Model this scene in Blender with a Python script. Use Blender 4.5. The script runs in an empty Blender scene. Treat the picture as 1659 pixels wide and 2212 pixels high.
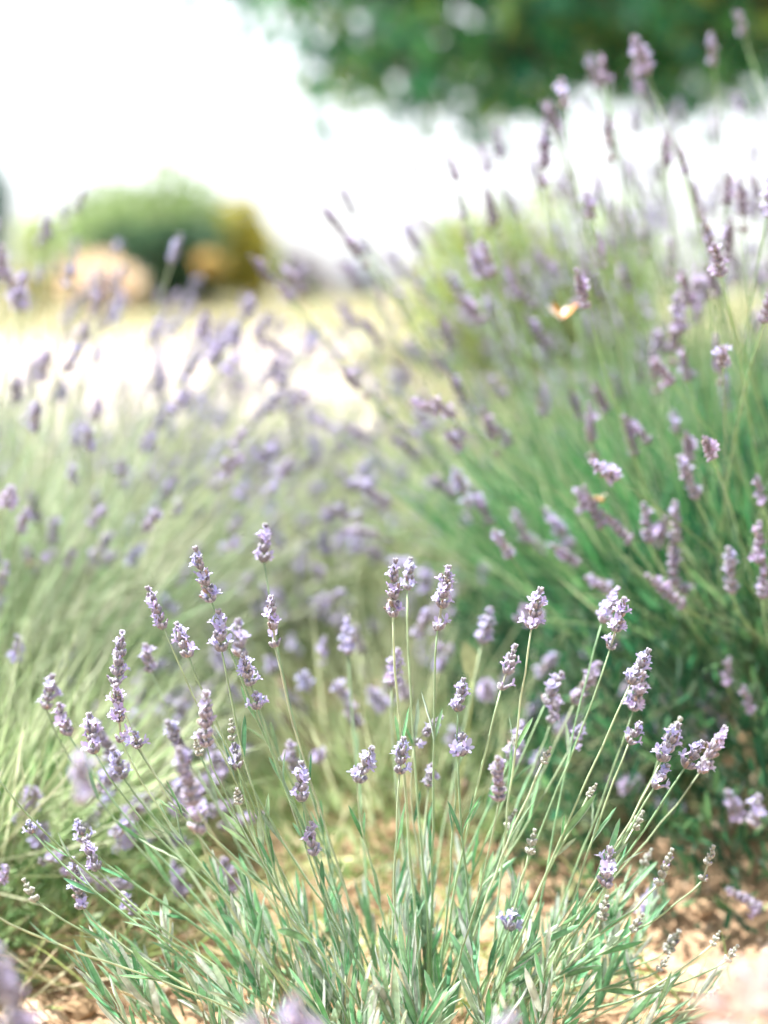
import bpy, math, random
import numpy as np
from mathutils import Vector, Matrix, Quaternion, noise

random.seed(11)
rng = np.random.default_rng(11)
SC = bpy.context.scene
COL = SC.collection

# ------------------------------------------------------------------ camera
CAM_H = 0.62
PITCH = math.atan((1106 - 625) / 1659 * 0.48)
cam = bpy.data.cameras.new('camera')
cam.sensor_fit = 'HORIZONTAL'
cam.sensor_width = 24.0
cam.lens = 50.0
cam.clip_start = 0.02
cam.clip_end = 3000
cam.dof.use_dof = True
cam.dof.focus_distance = 1.215
cam.dof.aperture_fstop = 2.0
camo = bpy.data.objects.new('camera', cam)
COL.objects.link(camo)
camo.location = (0, 0, CAM_H)
camo.rotation_euler = (math.pi / 2 - PITCH, 0, 0)
SC.camera = camo

# ------------------------------------------------------------------ world, sun, exposure
SUN_TO = Vector((-0.38, 0.14, 0.91)).normalized()      # direction towards the sun
ELEV = math.asin(SUN_TO.z)
AZ = math.atan2(SUN_TO.x, SUN_TO.y)                     # clockwise from +Y
w = bpy.data.worlds.new('World')
SC.world = w
w.use_nodes = True
nt = w.node_tree
bg = nt.nodes['Background']
sky = nt.nodes.new('ShaderNodeTexSky')
sky.sky_type = 'NISHITA'
sky.sun_disc = False
sky.sun_elevation = ELEV
sky.sun_rotation = AZ
sky.air_density = 0.8
sky.dust_density = 1.5
sky.ozone_density = 1.0
hz = nt.nodes.new('ShaderNodeHueSaturation')          # thin white summer haze: the whole sky is nearly colourless
hz.inputs['Saturation'].default_value = 0.22
nt.links.new(sky.outputs[0], hz.inputs['Color'])
nt.links.new(hz.outputs[0], bg.inputs[0])
bg.inputs[1].default_value = 0.095
sl = bpy.data.lights.new('sun', 'SUN')
sl.energy = 4.0
sl.angle = math.radians(0.53)
sl.color = (1.0, 0.965, 0.92)
so = bpy.data.objects.new('sun', sl)
COL.objects.link(so)
so.rotation_euler = SUN_TO.to_track_quat('Z', 'Y').to_euler()
so.location = (-3, 3, 8)
vs = SC.view_settings
vs.view_transform = 'Standard'
vs.look = 'None'
vs.exposure = 2.0
vs.gamma = 1.0
vs.use_curve_mapping = False
SC.cycles.use_denoising = True

SC.cycles.max_bounces = 5
SC.cycles.diffuse_bounces = 4
SC.cycles.glossy_bounces = 2
SC.cycles.transmission_bounces = 2
SC.cycles.adaptive_threshold = 0.03
SC.cycles.sample_clamp_indirect = 6


# ------------------------------------------------------------------ helpers
def at(u, v, Y):
    """point at distance Y seen at (u, v) of a 1659 x 2212 picture"""
    x = (u - 829.5) / 1659 * 0.48
    yv = (1106 - v) / 1659 * 0.48
    c, s = math.cos(PITCH), math.sin(PITCH)
    d = Vector((x, c + yv * s, -s + yv * c))
    return Vector((0, 0, CAM_H)) + d * (Y / d.y)


def tag(o, label=None, cat=None, group=None, kind=None):
    if label: o['label'] = label
    if cat: o['category'] = cat
    if group: o['group'] = group
    if kind: o['kind'] = kind
    return o


def empty(name, loc, rz=0.0):
    o = bpy.data.objects.new(name, None)
    COL.objects.link(o)
    o.location = loc
    o.rotation_euler = (0, 0, rz)
    o.empty_display_size = 0.05
    return o


def link(name, mesh, parent=None, loc=(0, 0, 0), q=None, s=1.0):
    o = bpy.data.objects.new(name, mesh)
    COL.objects.link(o)
    o.parent = parent
    o.location = loc
    if q is not None:
        o.rotation_mode = 'QUATERNION'
        o.rotation_quaternion = q
    o.scale = (s, s, s) if not hasattr(s, '__len__') else s
    return o


class MB:
    def __init__(self):
        self.v, self.f, self.c, self.m = [], [], [], []
        self.n = 0

    def add(self, verts, faces, cols, mat=0):
        b = self.n
        self.v.extend(tuple(p) for p in verts)
        if isinstance(cols, tuple):
            cols = [cols] * len(verts)
        self.c.extend(cols)
        self.f.extend(tuple(i + b for i in f) for f in faces)
        self.m.extend([mat] * len(faces))
        self.n += len(verts)

    def tube(self, pts, rad, sides, cols, mat=0, cap=True):
        pts = [Vector(p) for p in pts]
        n = len(pts)
        if isinstance(cols, tuple):
            cols = [cols] * n
        V, C, F = [], [], []
        t0 = (pts[1] - pts[0]).normalized()
        ref = Vector((1, 0, 0)) if abs(t0.x) < 0.9 else Vector((0, 1, 0))
        a = t0.cross(ref).normalized()
        for i in range(n):
            t = (pts[min(i + 1, n - 1)] - pts[max(i - 1, 0)]).normalized()
            a = (a - t * a.dot(t)).normalized()
            b = t.cross(a)
            for k in range(sides):
                an = 2 * math.pi * k / sides
                V.append(pts[i] + (a * math.cos(an) + b * math.sin(an)) * rad[i])
                C.append(cols[i])
        for i in range(n - 1):
            for k in range(sides):
                k2 = (k + 1) % sides
                F.append((i * sides + k, i * sides + k2, (i + 1) * sides + k2, (i + 1) * sides + k))
        if cap:
            F.append(tuple((n - 1) * sides + k for k in range(sides)))
        self.add(V, F, C, mat)

    def mesh(self, name, mats, smooth=True):
        return make_mesh(name, self.v, self.f, self.c, mats, self.m, smooth)


def make_mesh(name, v, f, c, mats, m=None, smooth=True):
    me = bpy.data.meshes.new(name)
    me.from_pydata(v, [], f)
    for mt in mats:
        me.materials.append(mt)
    if m is not None and len(mats) > 1:
        me.polygons.foreach_set('material_index', np.asarray(m, dtype=np.int32))
    if c is not None:
        ca = me.color_attributes.new('Col', 'FLOAT_COLOR', 'POINT')
        cc = np.ones((len(v), 4), dtype=np.float32)
        cc[:, :3] = np.asarray(c, dtype=np.float32)
        ca.data.foreach_set('color', cc.ravel())
    if smooth:
        me.polygons.foreach_set('use_smooth', np.ones(len(me.polygons), dtype=bool))
    me.update()
    return me


def nrm(a):
    return a / np.maximum(np.linalg.norm(a, axis=1, keepdims=True), 1e-9)


def blades(P, D, S, L, W, C, bend=None, lobes=False):
    """many leaf blades: P base, D direction, S side vector, L length, W width, C colours -> verts, faces, cols"""
    n = len(P)
    D = nrm(D)
    S = nrm(S - D * (S * D).sum(1, keepdims=True))
    N = np.cross(D, S)
    L = L[:, None]
    W = W[:, None]
    if bend is None:
        bend = np.zeros(n)
    B = bend[:, None] * L
    v = np.empty((n, 6, 3))
    v[:, 0] = P
    v[:, 1] = P + D * L * .38 + S * W * .5 + N * B * .15
    v[:, 2] = P + D * L * .38 - S * W * .5 + N * B * .15
    v[:, 3] = P + D * L * .74 + S * W * .40 + N * B * .55
    v[:, 4] = P + D * L * .74 - S * W * .40 + N * B * .55
    v[:, 5] = P + D * L + N * B
    f = []
    base = np.arange(n) * 6
    tri1 = np.stack([base, base + 2, base + 1], 1)
    qd = np.stack([base + 1, base + 2, base + 4, base + 3], 1)
    tri2 = np.stack([base + 3, base + 4, base + 5], 1)
    f = tri1.tolist() + qd.tolist() + tri2.tolist()
    c = np.repeat(C[:, None, :], 6, 1).reshape(-1, 3)
    return v.reshape(-1, 3), f, c


# ------------------------------------------------------------------ materials
def leafy(name, rough=0.6, trans=0.3, sheen=0.2, tint=(1, 1, 1), vary=0.25, spec=0.35, noise_scale=0, bump=0.0, hue=0.03):
    m = bpy.data.materials.new(name)
    m.use_nodes = True
    n, l = m.node_tree.nodes, m.node_tree.links
    n.clear()
    out = n.new('ShaderNodeOutputMaterial')
    at_ = n.new('ShaderNodeAttribute')
    at_.attribute_name = 'Col'
    oi = n.new('ShaderNodeObjectInfo')
    hsv = n.new('ShaderNodeHueSaturation')
    mr = n.new('ShaderNodeMapRange')
    mr.inputs['To Min'].default_value = 1 - vary
    mr.inputs['To Max'].default_value = 1 + vary
    l.new(oi.outputs['Random'], mr.inputs['Value'])
    l.new(mr.outputs[0], hsv.inputs['Value'])
    mr2 = n.new('ShaderNodeMapRange')
    mr2.inputs['To Min'].default_value = 0.5 + hue
    mr2.inputs['To Max'].default_value = 0.5 - hue
    ma = n.new('ShaderNodeMath')
    ma.operation = 'MULTIPLY'
    ma.inputs[1].default_value = 7.31
    fr = n.new('ShaderNodeMath')
    fr.operation = 'FRACT'
    l.new(oi.outputs['Random'], ma.inputs[0])
    l.new(ma.outputs[0], fr.inputs[0])
    l.new(fr.outputs[0], mr2.inputs['Value'])
    l.new(mr2.outputs[0], hsv.inputs['Hue'])
    l.new(at_.outputs['Color'], hsv.inputs['Color'])
    colour = hsv.outputs['Color']
    if noise_scale:
        tc = n.new('ShaderNodeTexCoord')
        nz = n.new('ShaderNodeTexNoise')
        nz.inputs['Scale'].default_value = noise_scale
        nz.inputs['Detail'].default_value = 3
        l.new(tc.outputs['Object'], nz.inputs['Vector'])
        mr3 = n.new('ShaderNodeMapRange')
        mr3.inputs['From Min'].default_value = 0.3
        mr3.inputs['From Max'].default_value = 0.7
        mr3.inputs['To Min'].default_value = 0.72
        mr3.inputs['To Max'].default_value = 1.25
        l.new(nz.outputs[0], mr3.inputs['Value'])
        mx = n.new('ShaderNodeVectorMath')
        mx.operation = 'SCALE'
        l.new(colour, mx.inputs[0])
        l.new(mr3.outputs[0], mx.inputs['Scale'])
        colour = mx.outputs[0]
    p = n.new('ShaderNodeBsdfPrincipled')
    p.inputs['Roughness'].default_value = rough
    p.inputs['Specular IOR Level'].default_value = spec
    p.inputs['Sheen Weight'].default_value = sheen
    p.inputs['Sheen Roughness'].default_value = 0.4
    l.new(colour, p.inputs['Base Color'])
    if trans > 0:
        t = n.new('ShaderNodeBsdfTranslucent')
        l.new(colour, t.inputs['Color'])
        mix = n.new('ShaderNodeMixShader')
        mix.inputs[0].default_value = trans
        l.new(p.outputs[0], mix.inputs[1])
        l.new(t.outputs[0], mix.inputs[2])
        l.new(mix.outputs[0], out.inputs[0])
    else:
        l.new(p.outputs[0], out.inputs[0])
    return m


M_CALYX = leafy('lavender_calyx', 0.75, 0.15, 0.6, vary=0.12, noise_scale=900, hue=0.015)
M_PETAL = leafy('lavender_petal', 0.6, 0.45, 0.3, vary=0.10, hue=0.02)
M_STEM = leafy('lavender_stem', 0.55, 0.12, 0.25, vary=0.2, noise_scale=60, hue=0.014)
M_LEAF = leafy('lavender_leaf', 0.5, 0.28, 0.22, vary=0.28, noise_scale=120, hue=0.025)
M_FOL = leafy('foliage_mass', 0.5, 0.35, 0.15, vary=0.0, hue=0.0)
M_TREE = leafy('tree_leaf', 0.24, 0.45, 0.0, vary=0.0, spec=0.6, hue=0.0)
M_BARK = leafy('bark', 0.9, 0.0, 0.0, vary=0.0, noise_scale=14, hue=0.0)
M_INSECT = leafy('insect', 0.6, 0.1, 0.5, vary=0.0, hue=0.0)
M_CLOD = leafy('clod', 0.95, 0.0, 0.0, vary=0.22, spec=0.1, noise_scale=35, hue=0.008)
M_STRAW = leafy('dry_straw', 0.7, 0.3, 0.1, vary=0.15, hue=0.01)


# ------------------------------------------------------------------ ground
def ground_z(x, y):
    def sst(a, b, t):
        t = max(0, min(1, (t - a) / (b - a)))
        return t * t * (3 - 2 * t)
    z = 0.42 * sst(4, 26, y)
    if 0.3 < y < 6 and abs(x) < 4:
        k = 0.028 * (1 - sst(3, 6, y))
        z += k * noise.noise((x * 3.1, y * 3.1, 0.3)) + 0.4 * k * noise.noise((x * 11, y * 11, 4.3))
    return z


def build_ground():
    ys = list(np.arange(0.2, 3.6, 0.05)) + list(np.geomspace(3.6, 1500, 46))
    ys = [-60, -10, -2, -0.5] + ys
    xs = list(np.arange(-2, 2.001, 0.05))
    far = list(np.geomspace(2.1, 900, 22))
    xs = [-a for a in far[::-1]] + xs + far
    V = [(x, y, ground_z(x, y)) for y in ys for x in xs]
    nx = len(xs)
    F = [(j * nx + i, j * nx + i + 1, (j + 1) * nx + i + 1, (j + 1) * nx + i) for j in range(len(ys) - 1) for i in range(nx - 1)]
    m = bpy.data.materials.new('ground_soil_gravel_grass')
    m.use_nodes = True
    n, l = m.node_tree.nodes, m.node_tree.links
    p = n['Principled BSDF']
    p.inputs['Roughness'].default_value = 0.95
    p.inputs['Specular IOR Level'].default_value = 0.15
    geo = n.new('ShaderNodeNewGeometry')
    sep = n.new('ShaderNodeSeparateXYZ')
    l.new(geo.outputs['Position'], sep.inputs[0])

    def nz(scale, detail=4, rough=0.6):
        t = n.new('ShaderNodeTexNoise')
        t.inputs['Scale'].default_value = scale
        t.inputs['Detail'].default_value = detail
        t.inputs['Roughness'].default_value = rough
        l.new(geo.outputs['Position'], t.inputs['Vector'])
        return t.outputs[0]

    def ramp(fac, stops):
        r = n.new('ShaderNodeValToRGB')
        els = r.color_ramp.elements
        while len(els) < len(stops):
            els.new(0.5)
        for e, (pos, c) in zip(els, stops):
            e.position = pos
            e.color = (*c, 1)
        l.new(fac, r.inputs[0])
        return r.outputs[0]

    def math_(op, a, b=None):
        t = n.new('ShaderNodeMath')
        t.operation = op
        for i, q in enumerate((a, b)):
            if q is None: continue
            if isinstance(q, (int, float)): t.inputs[i].default_value = q
            else: l.new(q, t.inputs[i])
        return t.outputs[0]

    def step(val, lo, hi):
        t = n.new('ShaderNodeMapRange')
        t.interpolation_type = 'SMOOTHSTEP'
        t.inputs['From Min'].default_value = lo
        t.inputs['From Max'].default_value = hi
        l.new(val, t.inputs['Value'])
        return t.outputs[0]

    def mix(f, a, b):
        t = n.new('ShaderNodeMix')
        t.data_type = 'RGBA'
        l.new(f, t.inputs[0])
        l.new(a, t.inputs[6])
        l.new(b, t.inputs[7])
        return t.outputs[2]
    soil = ramp(nz(26, 6), [(0.25, (0.20, 0.125, 0.075)), (0.5, (0.38, 0.255, 0.16)), (0.75, (0.52, 0.38, 0.26))])
    gravel = ramp(nz(9, 6), [(0.3, (0.32, 0.275, 0.25)), (0.7, (0.44, 0.39, 0.36))])
    grass = ramp(nz(2.2, 5), [(0.3, (0.20, 0.20, 0.11)), (0.55, (0.29, 0.265, 0.155)), (0.75, (0.34, 0.305, 0.20))])
    wob = math_('MULTIPLY', math_('SUBTRACT', nz(0.6, 3), 0.5), 3.0)
    yw = math_('ADD', sep.outputs['Y'], wob)
    xw = math_('ADD', sep.outputs['X'], wob)
    g1 = step(yw, 4.2, 5.6)
    c1 = mix(g1, soil, gravel)
    far_ = step(yw, 13.0, 15.0)
    # the gravel ends towards the grass on the +x side: limit grows with distance
    side = step(math_('SUBTRACT', xw, math_('MULTIPLY', sep.outputs['Y'], -0.028)), -0.3, 0.5)
    gr = math_('MAXIMUM', far_, math_('MULTIPLY', side, g1))
    c2 = mix(gr, c1, grass)
    l.new(c2, p.inputs['Base Color'])
    b = n.new('ShaderNodeBump')
    b.inputs['Strength'].default_value = 0.6
    b.inputs['Distance'].default_value = 0.01
    l.new(nz(70, 6, 0.7), b.inputs['Height'])
    l.new(b.outputs[0], p.inputs['Normal'])
    me = make_mesh('ground', V, F, None, [m])
    o = link('ground', me)
    tag(o, kind='structure')
    return o


GROUND = build_ground()


def rock_mesh(name, seed, col):
    r = random.Random(seed)
    mb = MB()
    # squashed, faceted lump
    rings, sides = 4, 7
    V = [(0, 0, -0.45)]
    for i in range(rings):
        t = (i + 0.7) / (rings + 0.4)
        z = -0.5 * math.cos(math.pi * t)
        rr = 0.5 * math.sin(math.pi * t)
        for k in range(sides):
            a = 2 * math.pi * (k + r.uniform(-.25, .25)) / sides
            q = rr * r.uniform(0.75, 1.2)
            V.append((q * math.cos(a) * 1.25, q * math.sin(a), z * 0.75 + r.uniform(-.05, .05)))
    V.append((0, 0, 0.38))
    F = [(0, 1 + (k + 1) % sides, 1 + k) for k in range(sides)]
    for i in range(rings - 1):
        for k in range(sides):
            k2 = (k + 1) % sides
            F.append((1 + i * sides + k, 1 + i * sides + k2, 1 + (i + 1) * sides + k2, 1 + (i + 1) * sides + k))
    top = len(V) - 1
    F += [(1 + (rings - 1) * sides + k, 1 + (rings - 1) * sides + (k + 1) % sides, top) for k in range(sides)]
    mb.add(V, F, col)
    return mb.mesh(name, [M_CLOD], smooth=False)


def scatter_clods():
    cols = [(0.44, 0.30, 0.19), (0.36, 0.24, 0.15), (0.52, 0.38, 0.26), (0.55, 0.44, 0.33), (0.30, 0.20, 0.12), (0.47, 0.33, 0.21)]
    ms = [rock_mesh('clod', 50 + i, cols[i]) for i in range(6)]
    r = random.Random(5)
    for i in range(290):
        y = r.uniform(1.22, 2.9)
        x = r.uniform(-0.27, 0.27) * y * 1.05
        s = r.choice([.014, .018, .022, .028, .036]) * r.uniform(.8, 1.25)
        o = link('clod', r.choice(ms), GROUND, (x, y, ground_z(x, y) + s * .15), Quaternion((0, 0, 1), r.uniform(0, 6.28)), s)
    # finer crumbs as one mass
    V, F, C = [], [], []
    nb = 0
    base = [(Vector(v.co), None) for v in ms[0].vertices]
    for i in range(6000):
        y = r.uniform(1.0, 3.4)
        x = r.uniform(-0.3, 0.3) * y * 1.2
        s = r.uniform(.004, .011)
        z = ground_z(x, y) + s * .2
        c = r.choice(cols)
        k = r.uniform(.75, 1.25)
        pts = [(x + r.uniform(-s, s), y + r.uniform(-s, s), z - s * .4) for _ in range(4)]
        a0 = r.uniform(0, 6.28)
        pts = [(x + s * .6 * math.cos(a0 + j * 1.5708) * r.uniform(.7, 1.2), y + s * .6 * math.sin(a0 + j * 1.5708) * r.uniform(.7, 1.2), z - s * .3) for j in range(4)]
        V += pts + [(x + r.uniform(-.2, .2) * s, y + r.uniform(-.2, .2) * s, z + s * r.uniform(.3, .6))]
        F += [(nb, nb + 1, nb + 4), (nb + 1, nb + 2, nb + 4), (nb + 2, nb + 3, nb + 4), (nb + 3, nb, nb + 4)]
        C += [tuple(q * k for q in c)] * 5
        nb += 5
    o = link('soil_crumbs', make_mesh('soil_crumbs', V, F, C, [M_CLOD], smooth=False), GROUND)
    o['kind'] = 'stuff'


scatter_clods()


def dry_grass():
    n = 26000
    y = 5.5 + (rng.random(n) ** 1.6) * 26
    x = rng.uniform(-1, 1, n) * (0.28 * y + 0.6)
    keep = (y > 14.0) | (x > -0.028 * y + 0.2)
    x, y = x[keep], y[keep]
    n = len(x)
    P = np.stack([x, y, np.array([ground_z(a, b) for a, b in zip(x, y)])], 1)
    D = np.stack([rng.normal(0, .35, n), rng.normal(0, .35, n), np.ones(n)], 1)
    S = rng.normal(0, 1, (n, 3))
    cs = np.array([(0.28, 0.27, 0.14), (0.36, 0.32, 0.19), (0.22, 0.26, 0.11), (0.40, 0.36, 0.24)])
    C = cs[rng.integers(0, 4, n)]
    v, f, c = blades(P, D, S, rng.uniform(.03, .09, n), rng.uniform(.006, .014, n), C, rng.uniform(-.3, .3, n))
    o = link('dry_grass', make_mesh('dry_grass', v.tolist(), f, c, [M_STRAW]))
    tag(o, 'short yellowed grass along the lane behind the lavender', 'grass', kind='stuff')


dry_grass()


# ------------------------------------------------------------------ lavender pieces
def frame_from(d, roll=0.0):
    d = Vector(d).normalized()
    q = Vector((0, 0, 1)).rotation_difference(d)
    return q @ Quaternion((0, 0, 1), roll)


def add_calyx(mb, pos, d, L, R, c0, c1, c2, sides=6):
    q = frame_from(d, random.uniform(0, 6))
    prof = [(0, .45), (.22, .92), (.62, 1.0), (.9, .72), (1.0, .38)]
    cc = [c0, c1, c1, c2, c2]
    V, C, F = [], [], []
    for (t, r), c in zip(prof, cc):
        for k in range(sides):
            a = 2 * math.pi * k / sides
            V.append(pos + q @ Vector((r * R * math.cos(a), r * R * math.sin(a), t * L)))
            C.append(c)
    for i in range(len(prof) - 1):
        for k in range(sides):
            k2 = (k + 1) % sides
            F.append((i * sides + k, i * sides + k2, (i + 1) * sides + k2, (i + 1) * sides + k))
    F.append(tuple((len(prof) - 1) * sides + k for k in range(sides)))
    mb.add(V, F, C, 0)


def add_corolla(mb, pos, d, L, c, up):
    """two-lipped floret: tube with two upper and three lower lobes"""
    q = frame_from(d, 0)
    d = Vector(d).normalized()
    u = (up - d * up.dot(d)).normalized()
    s = d.cross(u)
    R = L * .20
    ring0 = [pos + (u * math.cos(a) + s * math.sin(a)) * R * .7 for a in [k * math.pi / 2.5 for k in range(5)]]
    ring1 = [pos + d * L * .5 + (u * math.cos(a) + s * math.sin(a)) * R * 1.15 for a in [k * math.pi / 2.5 for k in range(5)]]
    V = ring0 + ring1
    F = [(k, (k + 1) % 5, 5 + (k + 1) % 5, 5 + k) for k in range(5)]
    dark = tuple(x * .8 for x in c)
    mb.add(V, F, [dark] * 5 + [c] * 5, 1)
    for k in range(5):
        a = (k + .5) * math.pi / 2.5
        rd = (u * math.cos(a) + s * math.sin(a))
        tg = (-u * math.sin(a) + s * math.cos(a))
        b = pos + d * L * .5 + rd * R * .9
        big = 1.25 if rd.dot(u) > 0.2 else 0.85
        out = (rd * random.uniform(.7, 1.1) + d * random.uniform(.3, .8)).normalized()
        ln = L * .62 * big * random.uniform(.8, 1.15)
        wd = L * .40 * big
        V = [b - tg * wd * .35, b + tg * wd * .35, b + out * ln * .55 + tg * wd * .6, b + out * ln * .55 - tg * wd * .6,
             b + out * ln + tg * wd * .25, b + out * ln - tg * wd * .25]
        cl = tuple(min(1, x * random.uniform(.92, 1.1)) for x in c)
        mb.add(V, [(0, 1, 2, 3), (3, 2, 4, 5)], cl, 1)


def spike(seed, whorls, gap=False, tone='pale', bloom=0.3, size=1.0, young=False):
    """one flower spike along +Z, returns (mesh, length)"""
    random.seed(seed)
    mb = MB()
    if tone == 'pale':
        g0, g1, g2, pc = (.22, .24, .21), (.215, .21, .255), (.39, .38, .44), (.50, .47, .74)
    elif tone == 'mauve':
        g0, g1, g2, pc = (.24, .25, .23), (.27, .25, .315), (.41, .385, .465), (.53, .485, .71)
    else:
        g0, g1, g2, pc = (.18, .18, .17), (.195, .17, .235), (.32, .285, .38), (.53, .45, .69)
    if young:
        g0, g1, g2 = (.26, .30, .20), (.31, .33, .27), (.42, .42, .39)
    z = 0.0
    zs = []
    for i in range(whorls):
        t = i / max(1, whorls - 1)
        zs.append((z, t))
        step = (0.0070 - 0.0024 * t) * size
        if gap and i == 0:
            step = 0.0145 * size * random.uniform(.8, 1.2)
        z += step * random.uniform(.9, 1.1)
    top = z
    bendx, bendy = random.uniform(-.9, .9), random.uniform(-.5, .5)

    def axis(zz):
        return Vector((bendx * zz * zz, bendy * zz * zz, zz))
    mb.tube([axis(top * k / 6) for k in range(7)], [.0009 * size] * 7, 5, (.33, .36, .26), 0)
    for zz, t in zs:
        full = 1 - 0.45 * max(0, (t - .6) / .4)
        if young: full *= .76
        m = int(round((8.4 if not young else 8) * (1 - .25 * t)))
        if gap and zz == 0: m = random.choice([4, 5, 7])
        ph = random.uniform(0, 6.28)
        # papery bracts under the whorl
        for k in range(2):
            a = ph + math.pi * k
            rd = Vector((math.cos(a), math.sin(a), 0))
            tg = Vector((-math.sin(a), math.cos(a), 0))
            b = axis(zz - .0003)
            wdt = .0030 * size * full
            ln = .0048 * size * full
            mb.add([b, b + rd * ln * .5 + tg * wdt * .5 + Vector((0, 0, .0008)), b + rd * ln * .5 - tg * wdt * .5 + Vector((0, 0, .0008)), b + rd * ln + Vector((0, 0, .0028 * size))],
                   [(0, 2, 3, 1)], (.34, .27, .22), 0)
        for k in range(m):
            a = ph + 2 * math.pi * k / m + random.uniform(-.25, .25)
            tilt = math.radians(random.uniform(26, 52) * (1 - .45 * t))
            rd = Vector((math.cos(a), math.sin(a), 0))
            d = (rd * math.sin(tilt) + Vector((0, 0, 1)) * math.cos(tilt)).normalized()
            L = .0062 * size * full * random.uniform(.8, 1.15)
            R = .00150 * size * full * random.uniform(.9, 1.15)
            if young: R *= 1.25
            pos = axis(zz + random.uniform(-.0006, .0012)) + rd * .0009 * size
            kx = random.uniform(.8, 1.18)
            br = random.random() < .06 and not young
            f = lambda c: tuple(min(1, x * kx) * q for x, q in zip(c, (1.0, .82, .62) if br else (1, 1, 1)))
            add_calyx(mb, pos, d, L, R, f(g0), f(g1), f(g2))
            if not young and random.random() < bloom * .62 * (1.3 if zz == 0 or t > .55 else .9):
                kk = random.uniform(.88, 1.1)
                add_corolla(mb, pos + d * L * .9, (d + rd * random.uniform(-.1, .35)), .0058 * size * random.uniform(.75, 1.1) * max(.7, full), tuple(min(1, x * kk) for x in pc), Vector((0, 0, 1)))
            elif random.random() < .25:
                # closed bud or withered floret poking out of the calyx
                cb = random.choice([(.46, .40, .64), (.32, .27, .38), (.30, .21, .18)])
                mb.tube([pos + d * L * .9, pos + d * L * 1.18, pos + d * L * 1.34], [R * .5, R * .55, R * .15], 5, cb, 1)
    # tip tuft
    for k in range(5):
        a = k * 2.4
        d = Vector((math.cos(a) * .35, math.sin(a) * .35, 1)).normalized()
        add_calyx(mb, axis(top - .001), d, .0052 * size * (.7 if young else 1), .0010 * size, g0, g1, g2, 5)
    me = mb.mesh('flower_spike', [M_CALYX, M_PETAL])
    return me, top + .004 * size


SP = {'pale': [], 'mauve': [], 'dark': [], 'young': []}
for i, (wn, gp, bl) in enumerate([(6, False, .26), (7, False, .16), (5, True, .22), (6, True, .32), (8, False, .2), (4, False, .38), (7, True, .14), (3, False, .45), (9, True, .28), (2, False, .5)]):
    SP['pale'].append(spike(100 + i, wn, gp, 'pale', bl))
for i, (wn, gp, bl) in enumerate([(6, False, .35), (7, True, .3), (5, False, .5), (4, False, .4), (8, True, .25), (6, True, .45)]):
    SP['mauve'].append(spike(200 + i, wn, gp, 'mauve', bl, 1.1))
for i, (wn, gp, bl) in enumerate([(6, True, .12), (7, True, .18), (8, True, .1), (5, False, .2), (9, True, .15), (6, False, .08)]):
    SP['dark'].append(spike(300 + i, wn, gp, 'dark', bl, 1.15))
for i, (wn, gp) in enumerate([(5, False), (6, True), (4, True), (3, False), (7, False)]):
    SP['young'].append(spike(400 + i, wn, gp, 'pale', 0, .92, True))
random.seed(77)


def pick_spike(kind, length):
    c = [ml for ml in SP[kind] if ml[1] <= length * 1.10] or [min(SP[kind], key=lambda ml: ml[1])]
    best = sorted(c, key=lambda ml: abs(ml[1] - length) + random.uniform(0, .008))[0]
    k = max(.75, min(1.45, length / best[1]))
    return best[0], k


def leaf_mesh(seed, L, W, col, edge):
    """narrow lavender leaf along +Z with rolled margins and a midrib crease"""
    r = random.Random(seed)
    mb = MB()
    n = 8
    bend = r.uniform(-.12, .28)
    twist = r.uniform(-.5, .5)
    V, C, F = [], [], []
    for i in range(n):
        t = i / (n - 1)
        wv = W * (0.30 + 1.0 * math.sin(math.pi * min(1, t * .93 + .06)) ** .6) * .5 * (1 if t < .85 else (1 - t) / .15 * .8 + .2)
        z = L * t * (1 - .1 * abs(bend) * t)
        y = bend * L * t * t + r.uniform(-.0004, .0004)
        ca, sa = math.cos(twist * t), math.sin(twist * t)
        for k, (xx, yy) in enumerate([(-1, -.22), (-.82, .10), (0, -.16), (.82, .10), (1, -.22)]):
            px, py = xx * wv, yy * wv
            V.append((px * ca - py * sa, y + px * sa + py * ca, z))
            C.append(edge if k in (0, 4) else (tuple(q * 1.12 for q in col) if k == 2 else col))
    for i in range(n - 1):
        for k in range(4):
            F.append((i * 5 + k, i * 5 + k + 1, (i + 1) * 5 + k + 1, (i + 1) * 5 + k))
    mb.add(V, F, C)
    return mb.mesh('leaf', [M_LEAF])


LEAF = []
for i in range(10):
    cc = [(.18, .39, .19), (.25, .44, .24), (.13, .34, .16), (.35, .49, .34), (.10, .29, .13)][i % 5]
    LEAF.append((leaf_mesh(500 + i, .045, .0040 * random.uniform(.85, 1.25), cc, (.48, .57, .47)), .045))
SILVER = []
for i in range(4):
    SILVER.append((leaf_mesh(560 + i, .040, .0036, (.46, .53, .47), (.62, .66, .61)), .040))


SILVER.append((leaf_mesh(570, .038, .0030, (.50, .44, .28), (.58, .52, .38)), .038))     # withered, straw coloured


def bez(p0, p1, p2, p3, n):
    out = []
    for i in range(n):
        t = i / (n - 1)
        a = 1 - t
        out.append(p0 * a ** 3 + p1 * (3 * a * a * t) + p2 * (3 * a * t * t) + p3 * t ** 3)
    return out


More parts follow.
